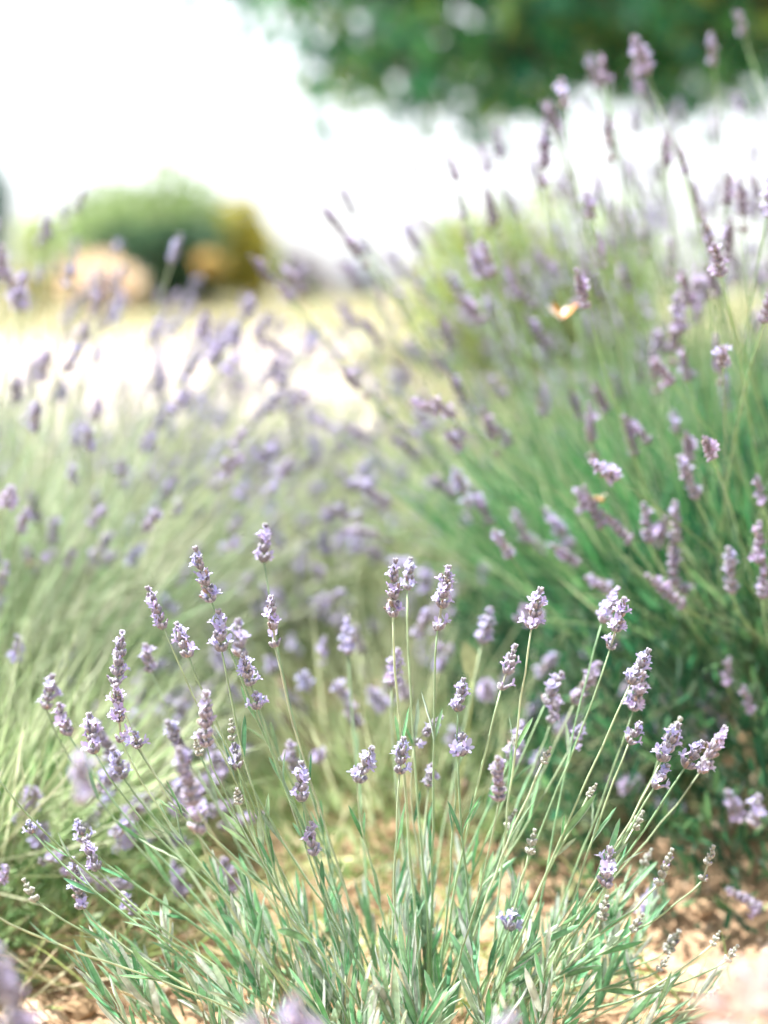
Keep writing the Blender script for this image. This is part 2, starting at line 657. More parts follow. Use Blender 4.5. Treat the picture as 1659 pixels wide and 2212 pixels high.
def stalk_to(plant, P0, P3, sd, kind, slen, rad=.00095, stemcol=(.36, .44, .24), node_leaves=False, lift=.42, curl=.33):
    """a flower stalk grown from P0 to the spike base P3 (world), spike direction sd"""
    base = plant.location
    sd = Vector(sd).normalized()
    L = (P3 - P0).length
    up = Vector(((P3 - P0).x * .25, (P3 - P0).y * .25, (P3 - P0).length * .8)).normalized()
    j = Vector((random.uniform(-1, 1), random.uniform(-1, 1), 0)) * L * .03
    d0 = (P3 - P0).normalized()
    uw = .6 * max(0, min(1, (d0.z - .35) / .5))
    p1 = P0 + (up * uw + d0 * (1 - uw)).normalized() * L * lift * .8 + j
    p2 = P3 - (sd * .38 + d0 * .62).normalized() * L * curl
    pts = bez(Vector((0, 0, 0)), p1 - P0, p2 - P0, P3 - P0, 15)
    for i in range(2, 14):
        pts[i] += Vector((random.gauss(0, .00045), random.gauss(0, .00045), 0))
    mb = MB()
    low = tuple(x * q for x, q in zip(stemcol, (.80, .92, .80)))
    cols = [tuple(low[k] * (1 - i / 14) + stemcol[k] * i / 14 for k in range(3)) for i in range(15)]
    mb.tube(pts, [rad * (1.35 - .5 * i / 14) for i in range(15)], 5, cols)
    st = link('flower_stalk', mb.mesh('flower_stalk', [M_STEM]), plant, P0 - base)
    me, k = pick_spike(kind, slen)
    link('flower_spike', me, st, P3 - P0, frame_from(sd, random.uniform(0, 6.28)), k)
    if node_leaves:
        for idx in ([9] if random.random() < .6 else [6, 10]):
            for sgn in (-1, 1):
                if random.random() < .25: continue
                t = (pts[idx + 1] - pts[idx]).normalized()
                side = t.cross(Vector((random.uniform(-.5, .5), 1, 0))).normalized() * sgn
                d = (t + side * random.uniform(.12, .35)).normalized()
                lm, ll = random.choice(LEAF)
                link('leaf', lm, st, pts[idx], frame_from(d, random.uniform(0, 6.28)), random.uniform(.4, .95))
    return st


# stem library for the plants behind: unit stalks bending towards +X
STEMLIB = {}


def stem_lib(key, col):
    out = []
    for i in range(8):
        r = random.Random(hash(key) % 1000 + i if False else 900 + i)
        b = r.uniform(.02, .30)
        wv = r.uniform(-.03, .03)
        pts = [Vector((b * t * t, wv * math.sin(t * 4), t)) for t in [k / 9 for k in range(10)]]
        mb = MB()
        mb.tube(pts, [.0026 - .0009 * k / 9 for k in range(10)], 4, col)
        tip = pts[-1]
        d = (pts[-1] - pts[-2]).normalized()
        out.append((mb.mesh('flower_stalk', [M_STEM]), tip, d))
    STEMLIB[key] = out


stem_lib('green', (.24, .38, .16))
stem_lib('sage', (.40, .46, .27))
stem_lib('light', (.48, .52, .32))


def bush_foliage(R, H, n_leaf, n_stem, seed, c_leaf, c_stem, reach, dark=(.05, .10, .05)):
    """leaf mass of a lavender cushion, plus the bare green stems that stand out of it"""
    r = np.random.default_rng(seed)
    # cushion of leaves: points in a dome, more of them near its surface
    th = r.uniform(0, 2 * np.pi, n_leaf)
    cz = r.uniform(0.0, 1.0, n_leaf)
    sz = np.sqrt(1 - cz ** 2)
    dirs = np.stack([sz * np.cos(th), sz * np.sin(th), cz], 1)
    rad = 1 - 0.55 * r.random(n_leaf) ** 1.8
    lump = 1 + .12 * np.sin(3 * th + seed) + .08 * np.sin(7 * th + 2 * seed)
    P = dirs * rad[:, None] * np.array([R, R, H]) * lump[:, None]
    D = dirs * .8 + np.array([0, 0, .7]) + r.normal(0, .45, (n_leaf, 3))
    S = r.normal(0, 1, (n_leaf, 3))
    k = r.uniform(.65, 1.35, n_leaf)[:, None]
    C = np.array(c_leaf)[r.integers(0, len(c_leaf), n_leaf)] * k
    v, f, c = blades(P, D, S, r.uniform(.022, .05, n_leaf), r.uniform(.0035, .0075, n_leaf), C, r.uniform(-.25, .25, n_leaf))
    # stems
    th = r.uniform(0, 2 * np.pi, n_stem)
    q = np.sqrt(r.random(n_stem))
    B = np.stack([np.cos(th) * q * R * .8, np.sin(th) * q * R * .8, H * .75 * np.sqrt(1 - .6 * q * q)], 1)
    lean = q * 1.0 + r.normal(0, .14, n_stem)
    D = np.stack([np.cos(th) * lean, np.sin(th) * lean, np.ones(n_stem)], 1)
    D += r.normal(0, .20, (n_stem, 3)) * (1 + 1.4 * (r.random((n_stem, 1)) < .3))
    S = r.normal(0, 1, (n_stem, 3))
    C = np.array(c_stem)[r.integers(0, len(c_stem), n_stem)] * r.uniform(.7, 1.3, n_stem)[:, None]
    v2, f2, c2 = blades(B, D, S, r.uniform(.5, 1.0, n_stem) * reach, r.uniform(.0018, .0030, n_stem), C, r.uniform(-.32, .32, n_stem))
    nb = len(v)
    V = v.tolist() + v2.tolist()
    F = f + [[i + nb for i in x] for x in f2]
    return make_mesh('foliage', V, F, np.vstack([c, c2]), [M_FOL])


def woody_base(R, seed):
    r = random.Random(seed)
    mb = MB()
    for k in range(9):
        a = r.uniform(0, 6.28)
        d = Vector((math.cos(a), math.sin(a), 0)) * R * r.uniform(.3, .75)
        p0 = Vector((math.cos(a) * .02, math.sin(a) * .02, -.02))
        p3 = d + Vector((0, 0, R * r.uniform(.35, .6)))
        mb.tube(bez(p0, p0 + Vector((0, 0, R * .15)) + d * .3, p3 - Vector((0, 0, R * .1)), p3, 7), [.011, .010, .008, .007, .006, .005, .004], 6, (.22, .16, .12))
    return mb.mesh('woody_base', [M_BARK])


def lavender_bush(loc, R, H, reach, n_stalk, tones, stemkey, label, seed, n_leaf=9000, n_stem=1800, c_leaf=None, c_stem=None, spread=1.0, wind=(0, 0), slen=(.03, .055), view=None, skirt=0, stem_reach=None, vw=1.5):
    random.seed(seed)
    t = empty('lavender_plant', loc)
    tag(t, label, 'lavender', 'lavender plants growing in the bed')
    c_leaf = c_leaf or [(.08, .19, .08), (.11, .23, .10), (.15, .27, .14), (.06, .15, .07)]
    c_stem = c_stem or [(.20, .36, .13), (.26, .40, .18), (.14, .30, .10)]
    fo = link('foliage', bush_foliage(R, H, n_leaf, n_stem, seed, c_leaf, c_stem, stem_reach or reach), t)
    fo['kind'] = 'stuff'
    link('woody_base', woody_base(R, seed), t)
    lib = STEMLIB[stemkey]
    for i in range(n_stalk + skirt):
        if view is not None and random.random() < .93:
            a = view + random.uniform(-vw, vw)
        else:
            a = random.uniform(0, 2 * math.pi)
        q = math.sqrt(random.random())
        b = Vector((math.cos(a) * q * R * .75, math.sin(a) * q * R * .75, H * .6 * math.sqrt(1 - .6 * q * q)))
        lean = (q * 1.15 + random.gauss(0, .20)) * spread
        d = Vector((math.cos(a) * lean + wind[0] + random.gauss(0, .10), math.sin(a) * lean + wind[1] + random.gauss(0, .10), 1)).normalized()
        L = reach * random.uniform(.36, 1.18) * (1 - .32 * min(1.2, max(0, lean))) + H * .2
        if i >= n_stalk:            # sprawling stalks low on the flank
            a = (view if view is not None else 0) + random.uniform(-1.3, 1.3)
            k = random.uniform(.5, .8)
            b = Vector((math.cos(a) * R * k, math.sin(a) * R * k, H * random.uniform(.2, .7)))
            lean = random.uniform(.8, 2.2)
            d = Vector((math.cos(a) * lean, math.sin(a) * lean, 1)).normalized()
            L = reach * random.uniform(.42, .80)
        mesh, tip, td = random.choice(lib)
        # align: stem library bends to +X; turn the bend upward (towards the light) or along the lean
        q1 = Vector((0, 0, 1)).rotation_difference(d)
        q2 = q1 @ Quaternion((0, 0, 1), random.uniform(0, 6.28))
        st = link('flower_stalk', mesh.copy(), t, b, q2, L)
        kind = random.choice(tones)
        me, k = pick_spike(kind, random.uniform(*slen))
        link('flower_spike', me, st, tip, frame_from(td, random.uniform(0, 6.28)), k / L)
    return t


# ------------------------------------------------------------------ plants behind the focus plant
TALL = lavender_bush((.62, 2.05, 0), .58, .44, .535, 205, ['dark', 'dark', 'mauve'], 'green',
              'tall dense lavender bush with dusky purple spikes over vivid green stems', 21,
              n_leaf=36000, n_stem=3400, c_leaf=[(.024, .125, .057), (.032, .15, .068), (.065, .22, .095), (.015, .075, .04), (.13, .29, .12), (.13, .21, .13), (.035, .11, .06)],
              c_stem=[(.07, .29, .105), (.12, .36, .13), (.24, .43, .18), (.05, .22, .085), (.40, .48, .28)], slen=(.028, .052),
              view=math.pi * 1.16, skirt=62, stem_reach=.30, vw=1.15, spread=.62)
lavender_bush((.72, 2.80, 0), .50, .42, .56, 240, ['dark', 'mauve', 'mauve'], 'green',
              'lavender bush behind the tall dusky one, its spikes rising into the sky', 24, n_leaf=8000, n_stem=1800,
              view=math.pi, spread=.6, stem_reach=.34, c_stem=[(.20, .40, .16), (.30, .46, .22), (.40, .48, .28)], slen=(.03, .055))
LEANING = lavender_bush((-.66, 2.12, 0), .50, .26, .47, 250, ['mauve', 'mauve', 'pale'], 'sage',
              'pale mauve lavender bush leaning over the soil in front of the white gravel', 22,
              n_leaf=12000, n_stem=2600, c_leaf=[(.23, .35, .18), (.30, .41, .25), (.37, .46, .32), (.17, .30, .14)],
              c_stem=[(.43, .50, .34), (.50, .55, .41), (.36, .46, .29), (.56, .56, .45), (.26, .41, .22)], view=-.1, skirt=48, stem_reach=.38, vw=1.3, slen=(.024, .044), spread=.62)
lavender_bush((-.52, 2.85, 0), .48, .22, .42, 220, ['mauve', 'mauve', 'dark'], 'light',
              'mauve lavender bush veiling the white gravel behind the leaning bush', 28,
              n_leaf=8000, n_stem=900, c_leaf=[(.25, .35, .20), (.32, .41, .27)],
              c_stem=[(.46, .52, .34), (.55, .57, .42), (.38, .47, .28)], view=-.6, stem_reach=.36, vw=1.8, slen=(.026, .048), spread=.6)
lavender_bush((-.50, 1.56, 0), .29, .15, .20, 20, ['mauve', 'pale'], 'sage',
              'low yellow-green lavender tangle above the shaded soil', 27,
              n_leaf=5200, n_stem=1400, c_leaf=[(.26, .40, .18), (.34, .46, .24), (.19, .33, .14)],
              c_stem=[(.47, .55, .32), (.55, .60, .42), (.37, .50, .26)], view=-.3, skirt=45, stem_reach=.24)
lavender_bush((-.08, 2.75, 0), .40, .20, .38, 180, ['mauve', 'mauve', 'dark'], 'light',
              'low lavender bush showing between the two big bushes', 23,
              n_leaf=8000, n_stem=2400, c_leaf=[(.20, .31, .17), (.27, .37, .23), (.15, .26, .13)],
              c_stem=[(.40, .48, .28), (.48, .53, .36), (.32, .43, .22), (.55, .54, .38)], view=-1.57, skirt=40, slen=(.026, .046))
lavender_bush((.04, 1.85, 0), .28, .09, .26, 76, ['mauve', 'mauve', 'pale'], 'light',
              'small loose lavender plant directly behind the one in focus', 26,
              n_leaf=2000, n_stem=480, c_leaf=[(.30, .42, .20), (.38, .47, .27), (.22, .35, .14)],
              c_stem=[(.42, .50, .28), (.48, .53, .34)], skirt=16, slen=(.026, .045))
lavender_bush((-1.25, 3.2, 0), .5, .30, .40, 110, ['mauve'], 'sage',
              'lavender bush standing against the pale gravel below the dark conifer', 25, n_leaf=8000, n_stem=2000, view=0, slen=(.026, .046))


# stalks that stand out on the near face of the two big bushes
random.seed(83)
FACE = [(1345, 898, 1372, 985, 1.60), (1455, 885, 1462, 935, 1.65), (1468, 982, 1505, 1078, 1.50), (1545, 720, 1560, 832, 1.60),
        (1460, 635, 1468, 722, 1.62), (1470, 745, 1487, 822, 1.62), (1262, 1048, 1300, 1140, 1.52), (1300, 1100, 1362, 1172, 1.50),
        (1390, 1085, 1402, 1172, 1.50), (1455, 1080, 1463, 1172, 1.50), (1635, 1030, 1648, 1092, 1.45), (1640, 1125, 1640, 1217, 1.42),
        (1652, 1215, 1646, 1292, 1.42), (1575, 1180, 1580, 1282, 1.45), (1395, 1240, 1478, 1312, 1.48), (1450, 1160, 1456, 1262, 1.50),
        (1605, 1480, 1625, 1542, 1.50), (1575, 1425, 1570, 1482, 1.50), (1570, 1705, 1600, 1777, 1.45), (1640, 1715, 1628, 1787, 1.42),
        (1570, 1920, 1645, 1967, 1.40), (1105, 1100, 1142, 1172, 1.65), (1015, 1050, 1062, 1132, 1.70), (1175, 1095, 1237, 1182, 1.65),
        (1040, 880, 1078, 982, 1.70), (1270, 870, 1282, 992, 1.65), (1600, 380, 1606, 502, 1.66), (1180, 270, 1172, 402, 1.74)]
for (tu, tv, bu, bv, Y) in FACE:
    tip, b = at(tu, tv, Y), at(bu, bv, Y)
    c = TALL.location
    P0 = Vector((c.x + (b.x - c.x) * .55, c.y + (b.y - c.y) * .55, .12 + .12 * random.random()))
    stalk_to(TALL, P0, b, tip - b, random.choice(['dark', 'dark', 'mauve']), (tip - b).length, stemcol=(.26, .40, .18), lift=.3, curl=.3)
for (tu, tv, bu, bv, Y) in [(52, 1178, 78, 1245, 1.85), (150, 1000, 165, 1050, 1.8)]:
    tip, b = at(tu, tv, Y), at(bu, bv, Y)
    c = LEANING.location
    stalk_to(LEANING, Vector((c.x + (b.x - c.x) * .5, c.y + (b.y - c.y) * .5, .15)), b, tip - b, 'mauve', (tip - b).length, stemcol=(.40, .46, .27), lift=.3, curl=.3)


def tangle():
    """dry and green stems lying over the soil between the plants"""
    r = np.random.default_rng(14)
    n = 7000
    y = r.uniform(1.28, 3.2, n)
    x = r.uniform(-.32, .30, n) * y
    nzv = np.array([noise.noise((a * 3.2, b * 3.2, 7.7)) for a, b in zip(x, y)])
    keep = (nzv + .35 * (-x) + r.normal(0, .10, n)) > -.02
    x, y = x[keep], y[keep]
    n = len(x)
    P = np.stack([x, y, np.array([ground_z(a, b) for a, b in zip(x, y)]) + r.uniform(-.005, .03, n)], 1)
    D = np.stack([r.normal(0, 1, n), r.normal(0, .6, n), r.uniform(.05, .75, n)], 1)
    cs = np.array([(.50, .54, .26), (.58, .56, .34), (.36, .46, .18), (.62, .54, .36), (.28, .40, .14)])
    v, f, c = blades(P, D, r.normal(0, 1, (n, 3)), r.uniform(.04, .13, n), r.uniform(.0018, .0038, n), cs[r.integers(0, 5, n)] * r.uniform(.75, 1.2, (n, 1)), r.uniform(-.4, .4, n))
    o = link('ground_cover', make_mesh('ground_cover', v.tolist(), f, c, [M_FOL]))
    tag(o, 'pale green and straw coloured stems lying over the soil', 'ground cover', kind='stuff')


tangle()

# ------------------------------------------------------------------ the plant in focus
FOC = empty('lavender_plant', (0.03, 1.22, 0))
tag(FOC, 'young silvery lavender plant in sharp focus with slender pale spikes', 'lavender', 'lavender plants growing in the bed')

# tip u, tip v, spike base u, v, distance, kind
SPIKES = [
    (418, 1180, 457, 1300, 1.20, 'pale'), (318, 1265, 354, 1358, 1.20, 'pale'), (380, 1343, 408, 1420, 1.19, 'pale'),
    (572, 1130, 570, 1215, 1.29, 'pale'), (264, 1360, 250, 1480, 1.20, 'pale'), (250, 1478, 262, 1602, 1.19, 'pale'),
    (470, 1315, 479, 1407, 1.20, 'pale'), (586, 1285, 594, 1397, 1.20, 'pale'), (523, 1412, 542, 1480, 1.20, 'pale'),
    (552, 1492, 556, 1532, 1.20, 'pale'), (852, 1205, 849, 1332, 1.20, 'pale'), (888, 1203, 880, 1274, 1.26, 'pale'),
    (968, 1220, 945, 1362, 1.20, 'pale'), (1002, 1463, 989, 1537, 1.20, 'pale'), (1170, 1268, 1148, 1357, 1.20, 'pale'),
    (1115, 1390, 1082, 1490, 1.20, 'pale'), (1335, 1266, 1300, 1345, 1.28, 'mauve'), (1350, 1288, 1318, 1402, 1.23, 'pale'),
    (1403, 1400, 1362, 1478, 1.19, 'pale'), (1392, 1450, 1368, 1535, 1.26, 'mauve'), (1385, 1558, 1358, 1606, 1.20, 'pale'),
    (1468, 1560, 1428, 1645, 1.19, 'pale'), (1445, 1650, 1413, 1702, 1.19, 'pale'), (1520, 1600, 1480, 1658, 1.20, 'pale'),
    (1570, 1570, 1512, 1668, 1.24, 'mauve'), (872, 1590, 863, 1672, 1.19, 'pale'), (805, 1612, 772, 1690, 1.22, 'pale'),
    (955, 1545, 895, 1608, 1.25, 'pale'), (1000, 1583, 992, 1632, 1.20, 'pale'), (650, 1643, 652, 1732, 1.20, 'pale'),
    (672, 1773, 676, 1848, 1.19, 'mauve'), (443, 1490, 445, 1612, 1.12, 'mauve'), (192, 1538, 205, 1628, 1.21, 'pale'),
    (115, 1455, 100, 1532, 1.29, 'mauve'), (126, 1518, 148, 1588, 1.27, 'mauve'), (240, 1615, 268, 1682, 1.24, 'pale'),
    (165, 1768, 185, 1820, 1.22, 'pale'), (180, 1810, 212, 1880, 1.19, 'pale'), (155, 1850, 178, 1962, 1.20, 'pale'),
    (48, 1893, 78, 1948, 1.19, 'young'), (270, 1942, 290, 1975, 1.24, 'mauve'), (505, 1603, 514, 1662, 1.20, 'pale'),
    (498, 1548, 502, 1600, 1.21, 'young'), (420, 1590, 432, 1632, 1.21, 'young'), (1075, 1632, 1078, 1730, 1.10, 'mauve'),
    (1157, 1785, 1142, 1845, 1.20, 'young'), (1112, 1962, 1098, 2008, 1.20, 'pale'), (1318, 1828, 1308, 1915, 1.18, 'mauve'),
    (1455, 1828, 1420, 1912, 1.20, 'young'), (1543, 1822, 1518, 1902, 1.20, 'young'), (1557, 2008, 1537, 2042, 1.19, 'young'),
    (1598, 2038, 1568, 2078, 1.20, 'young'), (1448, 2062, 1422, 2098, 1.20, 'young'), (1470, 2005, 1440, 2055, 1.25, 'young'),
    (1392, 1748, 1368, 1790, 1.20, 'young'), (1392, 1970, 1366, 2012, 1.21, 'young'), (1192, 1610, 1172, 1648, 1.2, 'young'),
    (1295, 1428, 1240, 1520, 1.36, 'mauve'), (1215, 1450, 1178, 1520, 1.30, 'mauve'), (1205, 1500, 1190, 1560, 1.33, 'mauve'),
    (1130, 1555, 1100, 1640, 1.30, 'mauve'), (1262, 1560, 1230, 1620, 1.28, 'pale'), (385, 1612, 420, 1740, 1.02, 'mauve'),
    (425, 1690, 430, 1800, 1.04, 'mauve'), (170, 1618, 180, 1735, .88, 'mauve'), (1555, 2130, 1530, 2170, 1.22, 'young'),
    (1290, 1690, 1270, 1720, 1.2, 'young'), (1588, 2190, 1560, 2225, 1.2, 'young'), (1410, 1830, 1390, 1870, 1.27, 'young'),
    (1312, 1930, 1300, 1985, 1.21, 'young'), (60, 1770, 72, 1800, 1.18, 'pale'), (290, 1580, 296, 1615, 1.2, 'pale'),
    (512, 1700, 516, 1735, 1.2, 'young'), (1115, 1745, 1100, 1790, 1.24, 'young'), (935, 1650, 925, 1700, 1.28, 'mauve'),
    (748, 1330, 752, 1415, 1.42, 'mauve'), (860, 1400, 845, 1480, 1.34, 'mauve'), (1060, 1310, 1040, 1390, 1.42, 'mauve'),
    (-70, 1560, -40, 1640, 1.12, 'mauve'), (-95, 1880, -60, 1945, 1.08, 'mauve'),
    (515, 1335, 520, 1420, 1.30, 'mauve'), (312, 1390, 325, 1450, 1.34, 'mauve'),
]
random.seed(31)
EXTRA = []
for i in range(8):
    u = random.uniform(180, 1480)
    EXTRA.append((u, random.uniform(1500, 1980), None, None, random.uniform(1.27, 1.5), random.choice(['mauve', 'mauve', 'pale', 'young'])))
for (tu, tv, bu, bv, Y, kind) in SPIKES + EXTRA:
    if bu is None:
        lean = (tu - 850) / 700 * random.uniform(.5, 1.1)
        ln = random.uniform(55, 105)
        bu, bv = tu - lean * ln * .7, tv + ln
        loose = True
    else:
        loose = False
    dy = random.uniform(-.012, .012)
    tip, b = at(tu, tv, Y + dy), at(bu, bv, Y)
    sd = tip - b
    # root: inside the crown of the plant, nearer the side the stalk leans to
    rx = .03 + max(-.16, min(.15, (b.x - .03) * .38)) + random.uniform(-.035, .035)
    ry = 1.22 + max(-.10, min(.10, (Y - 1.2) * .4)) + random.uniform(-.03, .03)
    P0 = Vector((rx, ry, random.uniform(.0, .05)))
    col = random.choice([(.34, .46, .27), (.40, .50, .31), (.29, .42, .24), (.44, .52, .34), (.25, .40, .22)])
    stalk_to(FOC, P0, b, sd, kind, sd.length, rad=random.uniform(.00075, .00098), stemcol=col, node_leaves=not loose,
             lift=random.uniform(.3, .5), curl=random.uniform(.22, .4))

# leafy shoots at its foot: the 300 best seen leaves are parts, the rest one mass
leaves = []
random.seed(41)
shoot = MB()
for i in range(92):
    a = random.uniform(0, 6.28)
    q = math.sqrt(random.random())
    p = Vector((.03 + math.cos(a) * q * .23, 1.22 + math.sin(a) * q * .10, random.uniform(0, .03)))
    d = Vector((math.cos(a) * q * .55 + random.gauss(0, .12), math.sin(a) * q * .4 + random.gauss(0, .1), 1)).normalized()
    L = random.uniform(.045, .135) * (1.15 - .35 * q)
    n = int(L / .0115)
    curv = Vector((random.gauss(0, .15), random.gauss(0, .15), 0))
    pts = [p + d * L * t + curv * L * t * t for t in [k / 7 for k in range(8)]]
    shoot.tube([x - Vector(FOC.location) for x in pts], [.0013 - .0006 * k / 7 for k in range(8)], 4, (.34, .42, .26))
    roll = random.uniform(0, 3.14)
    for j in range(2, n + 1):
        t = j / n
        k = min(6.99, t * 7)
        pos = pts[int(k)].lerp(pts[int(k) + 1 if int(k) < 7 else 7], k - int(k))
        ax = (pts[-1] - pts[-2]).normalized()
        for sgn in (0, math.pi):
            an = roll + j * 1.57 + sgn
            side = Vector((math.cos(an), math.sin(an), 0))
            op = random.uniform(.30, .75) * (1 - .55 * t)
            ld = (ax + side * op).normalized()
            ll = random.uniform(.030, .056) * (1 - .35 * max(0, t - .6) / .4)
            silver = random.random() < (.5 if t > .85 else .28)
            leaves.append((pos.copy(), ld, ll, side, silver))
link('shoots', shoot.mesh('shoots', [M_STEM]), FOC)['kind'] = 'stuff'
leaves.sort(key=lambda x: -(x[0].z * 1.2 - (x[0].y - 1.22) * 1.6 + random.uniform(0, .16)))
bV, bF, bC = [], [], []
for i, (pos, ld, ll, side, silver) in enumerate(leaves):
    me, l0 = random.choice(SILVER if silver else LEAF)
    q = frame_from(ld, 0)
    # turn the leaf's upper face (+Y) towards the shoot axis
    inner = q.inverted() @ (-side)
    q = q @ Quaternion((0, 0, 1), math.atan2(-inner.x, inner.y) + random.gauss(0, .5))
    if i < 300:
        link('leaf', me, FOC, pos - FOC.location, q, ll / l0)
    else:
        k = ll / l0
        b = len(bV)
        for v in me.vertices:
            bV.append(tuple(pos - FOC.location + (q @ v.co) * k))
        ca = me.color_attributes['Col'].data
        sc = random.uniform(.75, 1.25)
        bC += [tuple(c * sc for c in ca[j].color[:3]) for j in range(len(me.vertices))]
        bF += [tuple(x + b for x in p.vertices) for p in me.polygons]
link('foliage', make_mesh('foliage', bV, bF, bC, [M_LEAF]), FOC)['kind'] = 'stuff'

# ------------------------------------------------------------------ plants close to the lens
FR = empty('lavender_plant', (-.02, .66, 0))
tag(FR, 'blurred lavender plant close to the lens along the bottom edge', 'lavender', 'lavender plants growing in the bed')
random.seed(51)
for (tu, tv, bu, bv, Y) in [(15, 2070, 40, 2230, .80), (45, 2180, 70, 2300, .78), (640, 2150, 655, 2290, .72), (545, 2190, 560, 2320, .74), (1105, 2185, 1095, 2310, .80), (-30, 2030, 0, 2160, .78)]:
    tip, b = at(tu, tv, Y), at(bu, bv, Y)
    P0 = Vector((b.x * .45 - .01, .67 + random.uniform(-.04, .04), .0))
    stalk_to(FR, P0, b, tip - b, 'mauve', (tip - b).length, stemcol=(.38, .46, .26))
fl, fd = [], []
n = 260
th = rng.uniform(0, 6.28, n)
P = np.stack([np.cos(th) * .1 * rng.random(n), np.sin(th) * .07 * rng.random(n), rng.uniform(0, .12, n)], 1)
D = np.stack([np.cos(th) * .5, np.sin(th) * .5, np.ones(n)], 1)
v, f, c = blades(P, D, rng.normal(0, 1, (n, 3)), rng.uniform(.03, .055, n), rng.uniform(.003, .005, n), np.tile(np.array([[.2, .31, .2]]), (n, 1)), rng.uniform(-.2, .2, n))
link('foliage', make_mesh('foliage', v.tolist(), f, c, [M_FOL]), FR)['kind'] = 'stuff'

# faded pinkish flower head close to the lens
SPENT = empty('spent_flower', (.25, .72, 0))
tag(SPENT, 'faded pinkish beige flower head blurred in the bottom corner close to the lens', 'flower')
hd = at(1650, 2165, .78)
mb = MB()
mb.tube([Vector((0, 0, 0)), (hd - SPENT.location) * .5 + Vector((.01, 0, .02)), hd - SPENT.location], [.002, .0017, .0014], 6, (.45, .38, .28))
link('stem', mb.mesh('stem', [M_STEM]), SPENT)
n = 200
r2 = np.random.default_rng(3)
D = r2.normal(0, 1, (n, 3))
D[:, 2] = np.abs(D[:, 2]) * 1.1 - .35
D = nrm(D)
P = np.array(hd - SPENT.location)[None] + D * r2.uniform(.002, .020, (n, 1)) + np.array([[0, 0, -.01]])
cs = np.array([(.66, .52, .44), (.70, .58, .50), (.60, .50, .48), (.70, .60, .48), (.56, .48, .56)])
v, f, c = blades(P, D, r2.normal(0, 1, (n, 3)), r2.uniform(.012, .028, n), r2.uniform(.003, .007, n), cs[r2.integers(0, 5, n)], r2.uniform(-.3, .3, n))
link('flower_head', make_mesh('flower_head', v.tolist(), f, c, [M_PETAL]), SPENT)


# ------------------------------------------------------------------ shrubs, conifer and tree in the distance
def shrub(name, label, cat, u, vtop, Y, wpx, cols, seed, n=7000, leaf=(.05, .09), squash=1.0, lumps=7, fill=.5, wl=.55, mat=None, top_extra=None, topball=False):
    r = np.random.default_rng(seed)
    base = at(u, 625, Y)
    gz = ground_z(base.x, Y)
    H = at(u, vtop, Y).z - gz
    R = wpx / 1659 * .48 * Y / 2
    t = empty(name, (base.x, Y, gz))
    tag(t, label, cat)
    ctr, rad = [], []
    for k in range(lumps):
        a = r.uniform(0, 6.28)
        q = math.sqrt(r.random()) * .7
        cz = r.uniform(.30, .78)
        ctr.append((math.cos(a) * q * R, math.sin(a) * q * R * .8, H * cz))
        rad.append((R * r.uniform(.35, .55), R * r.uniform(.35, .5), H * r.uniform(.22, .30)))
    ctr.append((0, 0, H * .40)); rad.append((R * .68, R * .6, H * .38))
    if topball:
        ctr, rad = [(0, 0, H * .84)] * 9, [(R, R * .8, H * .16)] * 9
    if top_extra:
        for (du, dv, rw, rh) in top_extra:
            q = at(u + du, dv, Y)
            ctr.append((q.x - base.x, 0, q.z - gz)); rad.append((rw / 1659 * .48 * Y, rw / 1659 * .48 * Y, rh / 1659 * .48 * Y))
    ctr, rad = np.array(ctr), np.array(rad)
    vol = rad[:, 0] * rad[:, 2]
    pick = r.choice(len(ctr), n, p=vol / vol.sum())
    D = nrm(r.normal(0, 1, (n, 3)))
    P = ctr[pick] + D * rad[pick] * (1 - fill * r.random((n, 1)) ** 1.5)
    P[:, 2] = np.maximum(P[:, 2], .03)
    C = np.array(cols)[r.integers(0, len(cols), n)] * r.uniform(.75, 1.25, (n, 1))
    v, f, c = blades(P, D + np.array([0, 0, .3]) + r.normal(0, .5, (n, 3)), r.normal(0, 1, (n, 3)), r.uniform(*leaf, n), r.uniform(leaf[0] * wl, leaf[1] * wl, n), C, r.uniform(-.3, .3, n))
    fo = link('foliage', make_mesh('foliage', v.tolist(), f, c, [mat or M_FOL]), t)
    mb = MB()
    for k in range(7):
        a = r.uniform(0, 6.28)
        e = Vector(ctr[k % len(ctr)]) * .95
        mb.tube(bez(Vector((math.cos(a) * .05, math.sin(a) * .05, -.05)), Vector((0, 0, H * .2)), e * .7, e, 6), [.04 * R, .035 * R, .03 * R, .024 * R, .018 * R, .01 * R], 6, (.16, .12, .09))
    link('stems', mb.mesh('stems', [M_BARK]), t)
    return t


GREEN = [(.13, .24, .06), (.20, .32, .09), (.27, .38, .13), (.09, .18, .05)]
shrub('rounded_shrub', 'big rounded green shrub with a dark hollow underneath, across the gravel', 'shrub', 335, 405, 24, 480,
      [(.28, .38, .16), (.35, .44, .22), (.20, .31, .12)], 61, n=7500, leaf=(.09, .16), lumps=11, top_extra=[(30, 400, 45, 55), (-60, 470, 60, 40), (95, 430, 40, 50), (140, 500, 50, 60), (-140, 520, 50, 50)])
shrub('shade_foliage', 'dark foliage standing in for the shade below the big rounded shrub', 'shrub', 375, 485, 21.5, 350,  # added clump: shade of the hollow put into dark leaf colours
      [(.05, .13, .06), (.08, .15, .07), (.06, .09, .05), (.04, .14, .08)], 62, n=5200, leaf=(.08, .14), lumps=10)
shrub('yellow_shrub', 'yellow flowering shrub on the sunny flank of the big rounded shrub', 'shrub', 540, 445, 21.3, 115,
      [(.52, .44, .05), (.42, .40, .07), (.30, .34, .08), (.60, .42, .06), (.20, .28, .08)], 63, n=2200, leaf=(.08, .13), top_extra=[(-30, 470, 30, 40), (15, 600, 30, 50)])
